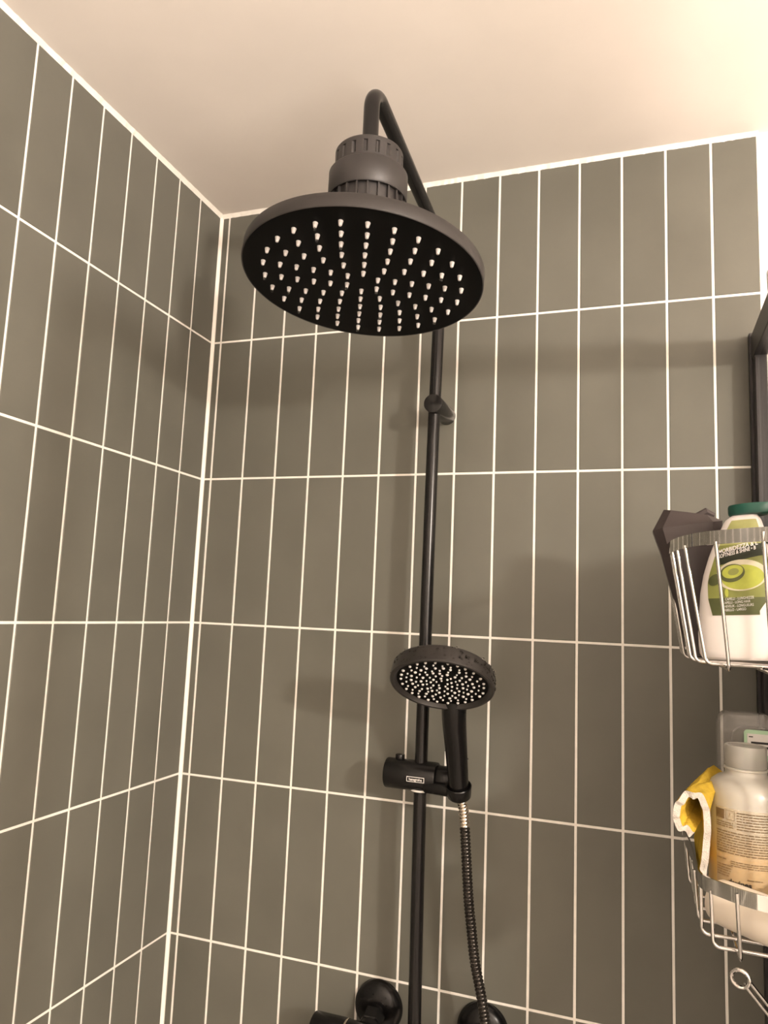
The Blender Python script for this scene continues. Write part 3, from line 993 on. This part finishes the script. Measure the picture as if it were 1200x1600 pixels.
def fine_row(s0, s1, h, t):
    s = s0
    while s < s1:
        w = random.uniform(.0015, .0060)
        e = min(s + w, s1)
        n = max(1, int((e - s) / .002))
        rr = [(bm.verts.new(gsurf(s + (e - s) * k / n, h, .0008)), bm.verts.new(gsurf(s + (e - s) * k / n, h + t, .0008))) for k in range(n + 1)]
        for A, B in zip(rr, rr[1:]): bm.faces.new((A[0], B[0], B[1], A[1]))
        s = e + random.uniform(.0005, .0009)
for k in range(7): fine_row(-0.0088, 0.048, 0.0890 - k * 0.00245, 0.00095)
for k in range(3): fine_row(-0.0290, -0.0108, 0.0785 - k * 0.0019, 0.0008)
for k in range(9): fine_row(-0.0290, 0.048, 0.0702 - k * 0.00235, 0.00095)
for k in range(3): fine_row(-0.0150, 0.048, 0.0445 - k * 0.0019, 0.0007)
for k in range(5): fine_row(-0.0290, -0.0130 - .001 * k, 0.0395 - k * 0.0023, 0.0007)
fine_row(-0.0290, -0.0190, 0.0450, 0.0007); fine_row(-0.001, 0.012, 0.0305, 0.0007)
o = to_obj('fine_print', bm, M_INK, glab); o['kind'] = 'stuff'
def gel_text(body, size, s, h, m, fat=0.0):
    tb = text_bm(body, size, 'LEFT', fat)
    for v in tb.verts: v.co = gsurf(s + v.co.x, h + v.co.y, .0009)
    return to_obj('lettering', tb, m, glab, smooth=False)
gel_text('davines', 0.0068, -0.0175, 0.0262, M_INKB, 0.0002)
gel_text('?', 0.0050, -0.0160, 0.0862, M_INK)
bm = bmesh.new()
for a0, rr_ in ((0, .0048), ):
    q = [gsurf(0.0235 + rr_ * math.cos(2 * PI * k / 24), 0.0345 + rr_ * math.sin(2 * PI * k / 24), .0009) for k in range(24)]
    add_tube(bm, q, 0.00035, 6, closed=True)
    add_tube(bm, [gsurf(0.0222, .0318, .0009), gsurf(0.0235, .0372, .0009), gsurf(0.0250, .0320, .0009)], 0.0005, 6)
to_obj('round_emblem', bm, M_INK, glab)

# clear plastic box behind the gel bottle
bx = thing('clear_box', 'clear plastic box with a mint label standing behind the golden gel bottle', 'box', (0.8480, -0.212, ZL + 0.0018))
def rr_path(x0, x1, z0, z1, r, n=8):
    pts = []
    for cx, cz, a0 in ((x1 - r, z1 - r, 0), (x0 + r, z1 - r, PI / 2), (x0 + r, z0 + r, PI), (x1 - r, z0 + r, 1.5 * PI)):
        for k in range(n + 1):
            a = a0 + PI / 2 * k / n
            pts.append((cx + r * math.cos(a), cz + r * math.sin(a)))
    return pts
bm = bmesh.new()
loops = []
for y, ins, in ((0.016, 0.002), (0.013, 0.0), (-0.013, 0.0), (-0.016, 0.002)):
    loops.append([bm.verts.new((x, y, zz)) for x, zz in rr_path(-.0315 + ins, .0225 - ins, 0.0005 + ins, .1795 - ins, .011)])
for A, B in zip(loops, loops[1:]):
    n = len(A)
    for k in range(n): bm.faces.new((A[k], A[(k + 1) % n], B[(k + 1) % n], B[k]))
bm.faces.new(loops[0]); bm.faces.new(loops[-1][::-1])
boxo = to_obj('box_shell', bm, M_CLEAR, bx)
bm = bmesh.new()
n = 9
add_tube(bm, [(x, -0.0165, zz) for x, zz in rr_path(-.0190, .0205, .012, .166, .011)], 0.0012, 8, closed=True)
to_obj('inner_rim', bm, M_CLEAR, bx)
bm = bmesh.new()
q0 = [bm.verts.new((x, -0.0182, zz)) for x, zz in rr_path(-.0075, .0215, .1330, .1640, .004)]
q1 = [bm.verts.new((x, -0.0174, zz)) for x, zz in rr_path(-.0075, .0215, .1330, .1640, .004)]
bm.faces.new(q0); bm.faces.new(q1[::-1])
for k in range(len(q0)): bm.faces.new((q0[k], q0[(k + 1) % len(q0)], q1[(k + 1) % len(q0)], q1[k]))
ml_ = to_obj('mint_label', bm, M_MINT, bx, smooth=False); ml_['label'] = 'mint green sticker'
bm = bmesh.new()
add_box(bm, (-.0045, -.0190, .1390), (.0170, -.0184, .1600)); to_obj('white_panel', bm, M_PRINTW, ml_, smooth=False)
bm = bmesh.new()
add_box(bm, (-.0010, -.0196, .1500), (.0155, -.0191, .1522)); add_box(bm, (.0005, -.0196, .1455), (.0155, -.0191, .1477)); add_box(bm, (-.0030, -.0196, .1565), (.0010, -.0191, .1575))
o = to_obj('print_lines', bm, M_INKB, ml_, smooth=False)

# yellow cloth folded over the left edge of the lower basket
pth = catmull([(.7915, 1.3450), (.7935, 1.3620), (.7958, 1.3800), (.7962, 1.3985), (.7945, 1.4110), (.7895, 1.4185), (.7815, 1.4195), (.7745, 1.4140), (.7705, 1.4060), (.7692, 1.3965), (.7722, 1.3895), (.7790, 1.3868), (.7835, 1.3835)], 6)
bm = bmesh.new(); th = 0.0031
NL = 10
ringsF = []
for j in range(NL + 1):
    t = j / NL
    row = []
    npt = len(pth)
    for i, p in enumerate(pth):
        a = pth[min(i + 4, npt - 1)] - pth[max(i - 4, 0)]
        a = Vector((a.x, a.y)).normalized(); nn = Vector((-a.y, a.x))
        s = 1 - 0.25 * t
        cx, cz = .783 + (p.x - .783) * s, 1.40 + (p.y - 1.40) * s
        wob = 0.0012 * math.sin(i * .7 + j * .9)
        ox = (0.030 * t + 0.008 * t * t) * min(1.0, max(0.08, (p.y - 1.398) / 0.018)) if i < npt * .5 else 0.030 * t; oz = 0.020 * t * (i / npt if i < npt * .5 else .9)
        row.append([bm.verts.new((cx + ox + sgn * nn.x * th, -0.3300 + 0.085 * t + wob * 1.0, cz + oz + sgn * nn.y * th + wob)) for sgn in (1, -1)])
    ringsF.append(row)
for j in range(NL):
    for i in range(len(pth) - 1):
        for s in (0, 1):
            f = bm.faces.new((ringsF[j][i][s], ringsF[j][i + 1][s], ringsF[j + 1][i + 1][s], ringsF[j + 1][i][s])); f.material_index = 0
for j in (0, NL):
    for i in range(len(pth) - 1):
        f = bm.faces.new((ringsF[j][i][0], ringsF[j][i + 1][0], ringsF[j][i + 1][1], ringsF[j][i][1])); f.material_index = 1
for i in (0, len(pth) - 1):
    for j in range(NL):
        f = bm.faces.new((ringsF[j][i][0], ringsF[j][i][1], ringsF[j + 1][i][1], ringsF[j + 1][i][0])); f.material_index = 1
o = to_obj('yellow_cloth', bm, None, None, mats=[M_YELLOW, M_TERRY], angle=60)
tag(o, 'yellow cloth with white edge folded over the left of the lower basket', 'cloth')

# cream tube lying in the lower basket
A = Vector((.8035, -.3300, ZL + .0225)); B = Vector((.8640, -.3780, ZL + .0215))
tb_ = thing('cream_tube', 'cream plastic tube lying flat on the wires of the lower basket', 'tube', A)
d = (B - A)
bm = bmesh.new()
Lg = d.length
add_lathe(bm, [(0, -.004), (.010, -.004), (.0165, -.0015), (.0192, .004), (.0197, .012), (.0200, Lg * .6), (.0205, Lg), (0.0195, Lg + .003), (0, Lg + .003)], (0, 0, 0), d, 48)
to_obj('tube_body', bm, M_CREAM, tb_)
bm = bmesh.new()
add_lathe(bm, [(0, Lg + .0032), (.0150, Lg + .0032), (.0150, Lg + .016), (.0138, Lg + .018), (0, Lg + .018)], (0, 0, 0), d, 40)
to_obj('tube_cap', bm, M_RING, tb_)

# ------------------------------------------------------------------ dark towel on a rail beyond the glass
M_TOWEL = mat('dark_towel', (0.030, 0.022, 0.018), 0.95, var=0.2, scale=120, bump=0.8, bscale=700, spec=0.1)
TX, TZ = 0.962, 1.722
tr = thing('towel_rail', 'black towel rail on the painted wall beyond the glass screen', 'towel rail', (TX, 0.0025, TZ - 0.012))
bm = bmesh.new()
cyl(bm, (0, 0, 0), (0, -0.480, 0), 0.0080, 0.001, 20)
to_obj('rail_bar', bm, M_BLACK, tr)
bm = bmesh.new()
cyl(bm, (0, 0, 0), (0, -0.010, 0), 0.0240, 0.001, 32)
to_obj('wall_plate', bm, M_BLACK, tr)
bm = bmesh.new()
prof_t = [(-0.0125, 0.82)] + [(-0.0125, TZ - 0.03 - 0.02 * k) for k in range(30, -1, -1)] + \
         [(-0.0125 * math.cos(PI * k / 8), TZ - 0.012 + 0.0125 * math.sin(PI * k / 8)) for k in range(1, 8)] + \
         [(0.0125, TZ - 0.03 - 0.02 * k) for k in range(31)] + [(0.0125, 0.95)]
rings = []
NY = 24
for j in range(NY + 1):
    yy = -0.030 - 0.400 * j / NY
    row = []
    for i, (dx, zz) in enumerate(prof_t):
        w = 0.003 * math.sin(j * 1.1 + .4) * min(1, (TZ - zz) * 3)
        row.append(bm.verts.new((TX + dx + w, yy, zz)))
    rings.append(row)
for A, B in zip(rings, rings[1:]):
    for k in range(len(A) - 1): bm.faces.new((A[k], A[k + 1], B[k + 1], B[k]))
bmesh.ops.solidify(bm, geom=bm.faces[:], thickness=0.0035)
o = to_obj('towel', bm, M_TOWEL)
tag(o, 'dark brown towel hanging beyond the glass screen, at the right edge', 'towel')

for o in list(bpy.data.objects):
    if o.type == 'MESH' and o.name.startswith('lettering') and o.parent is None:
        bpy.data.objects.remove(o)
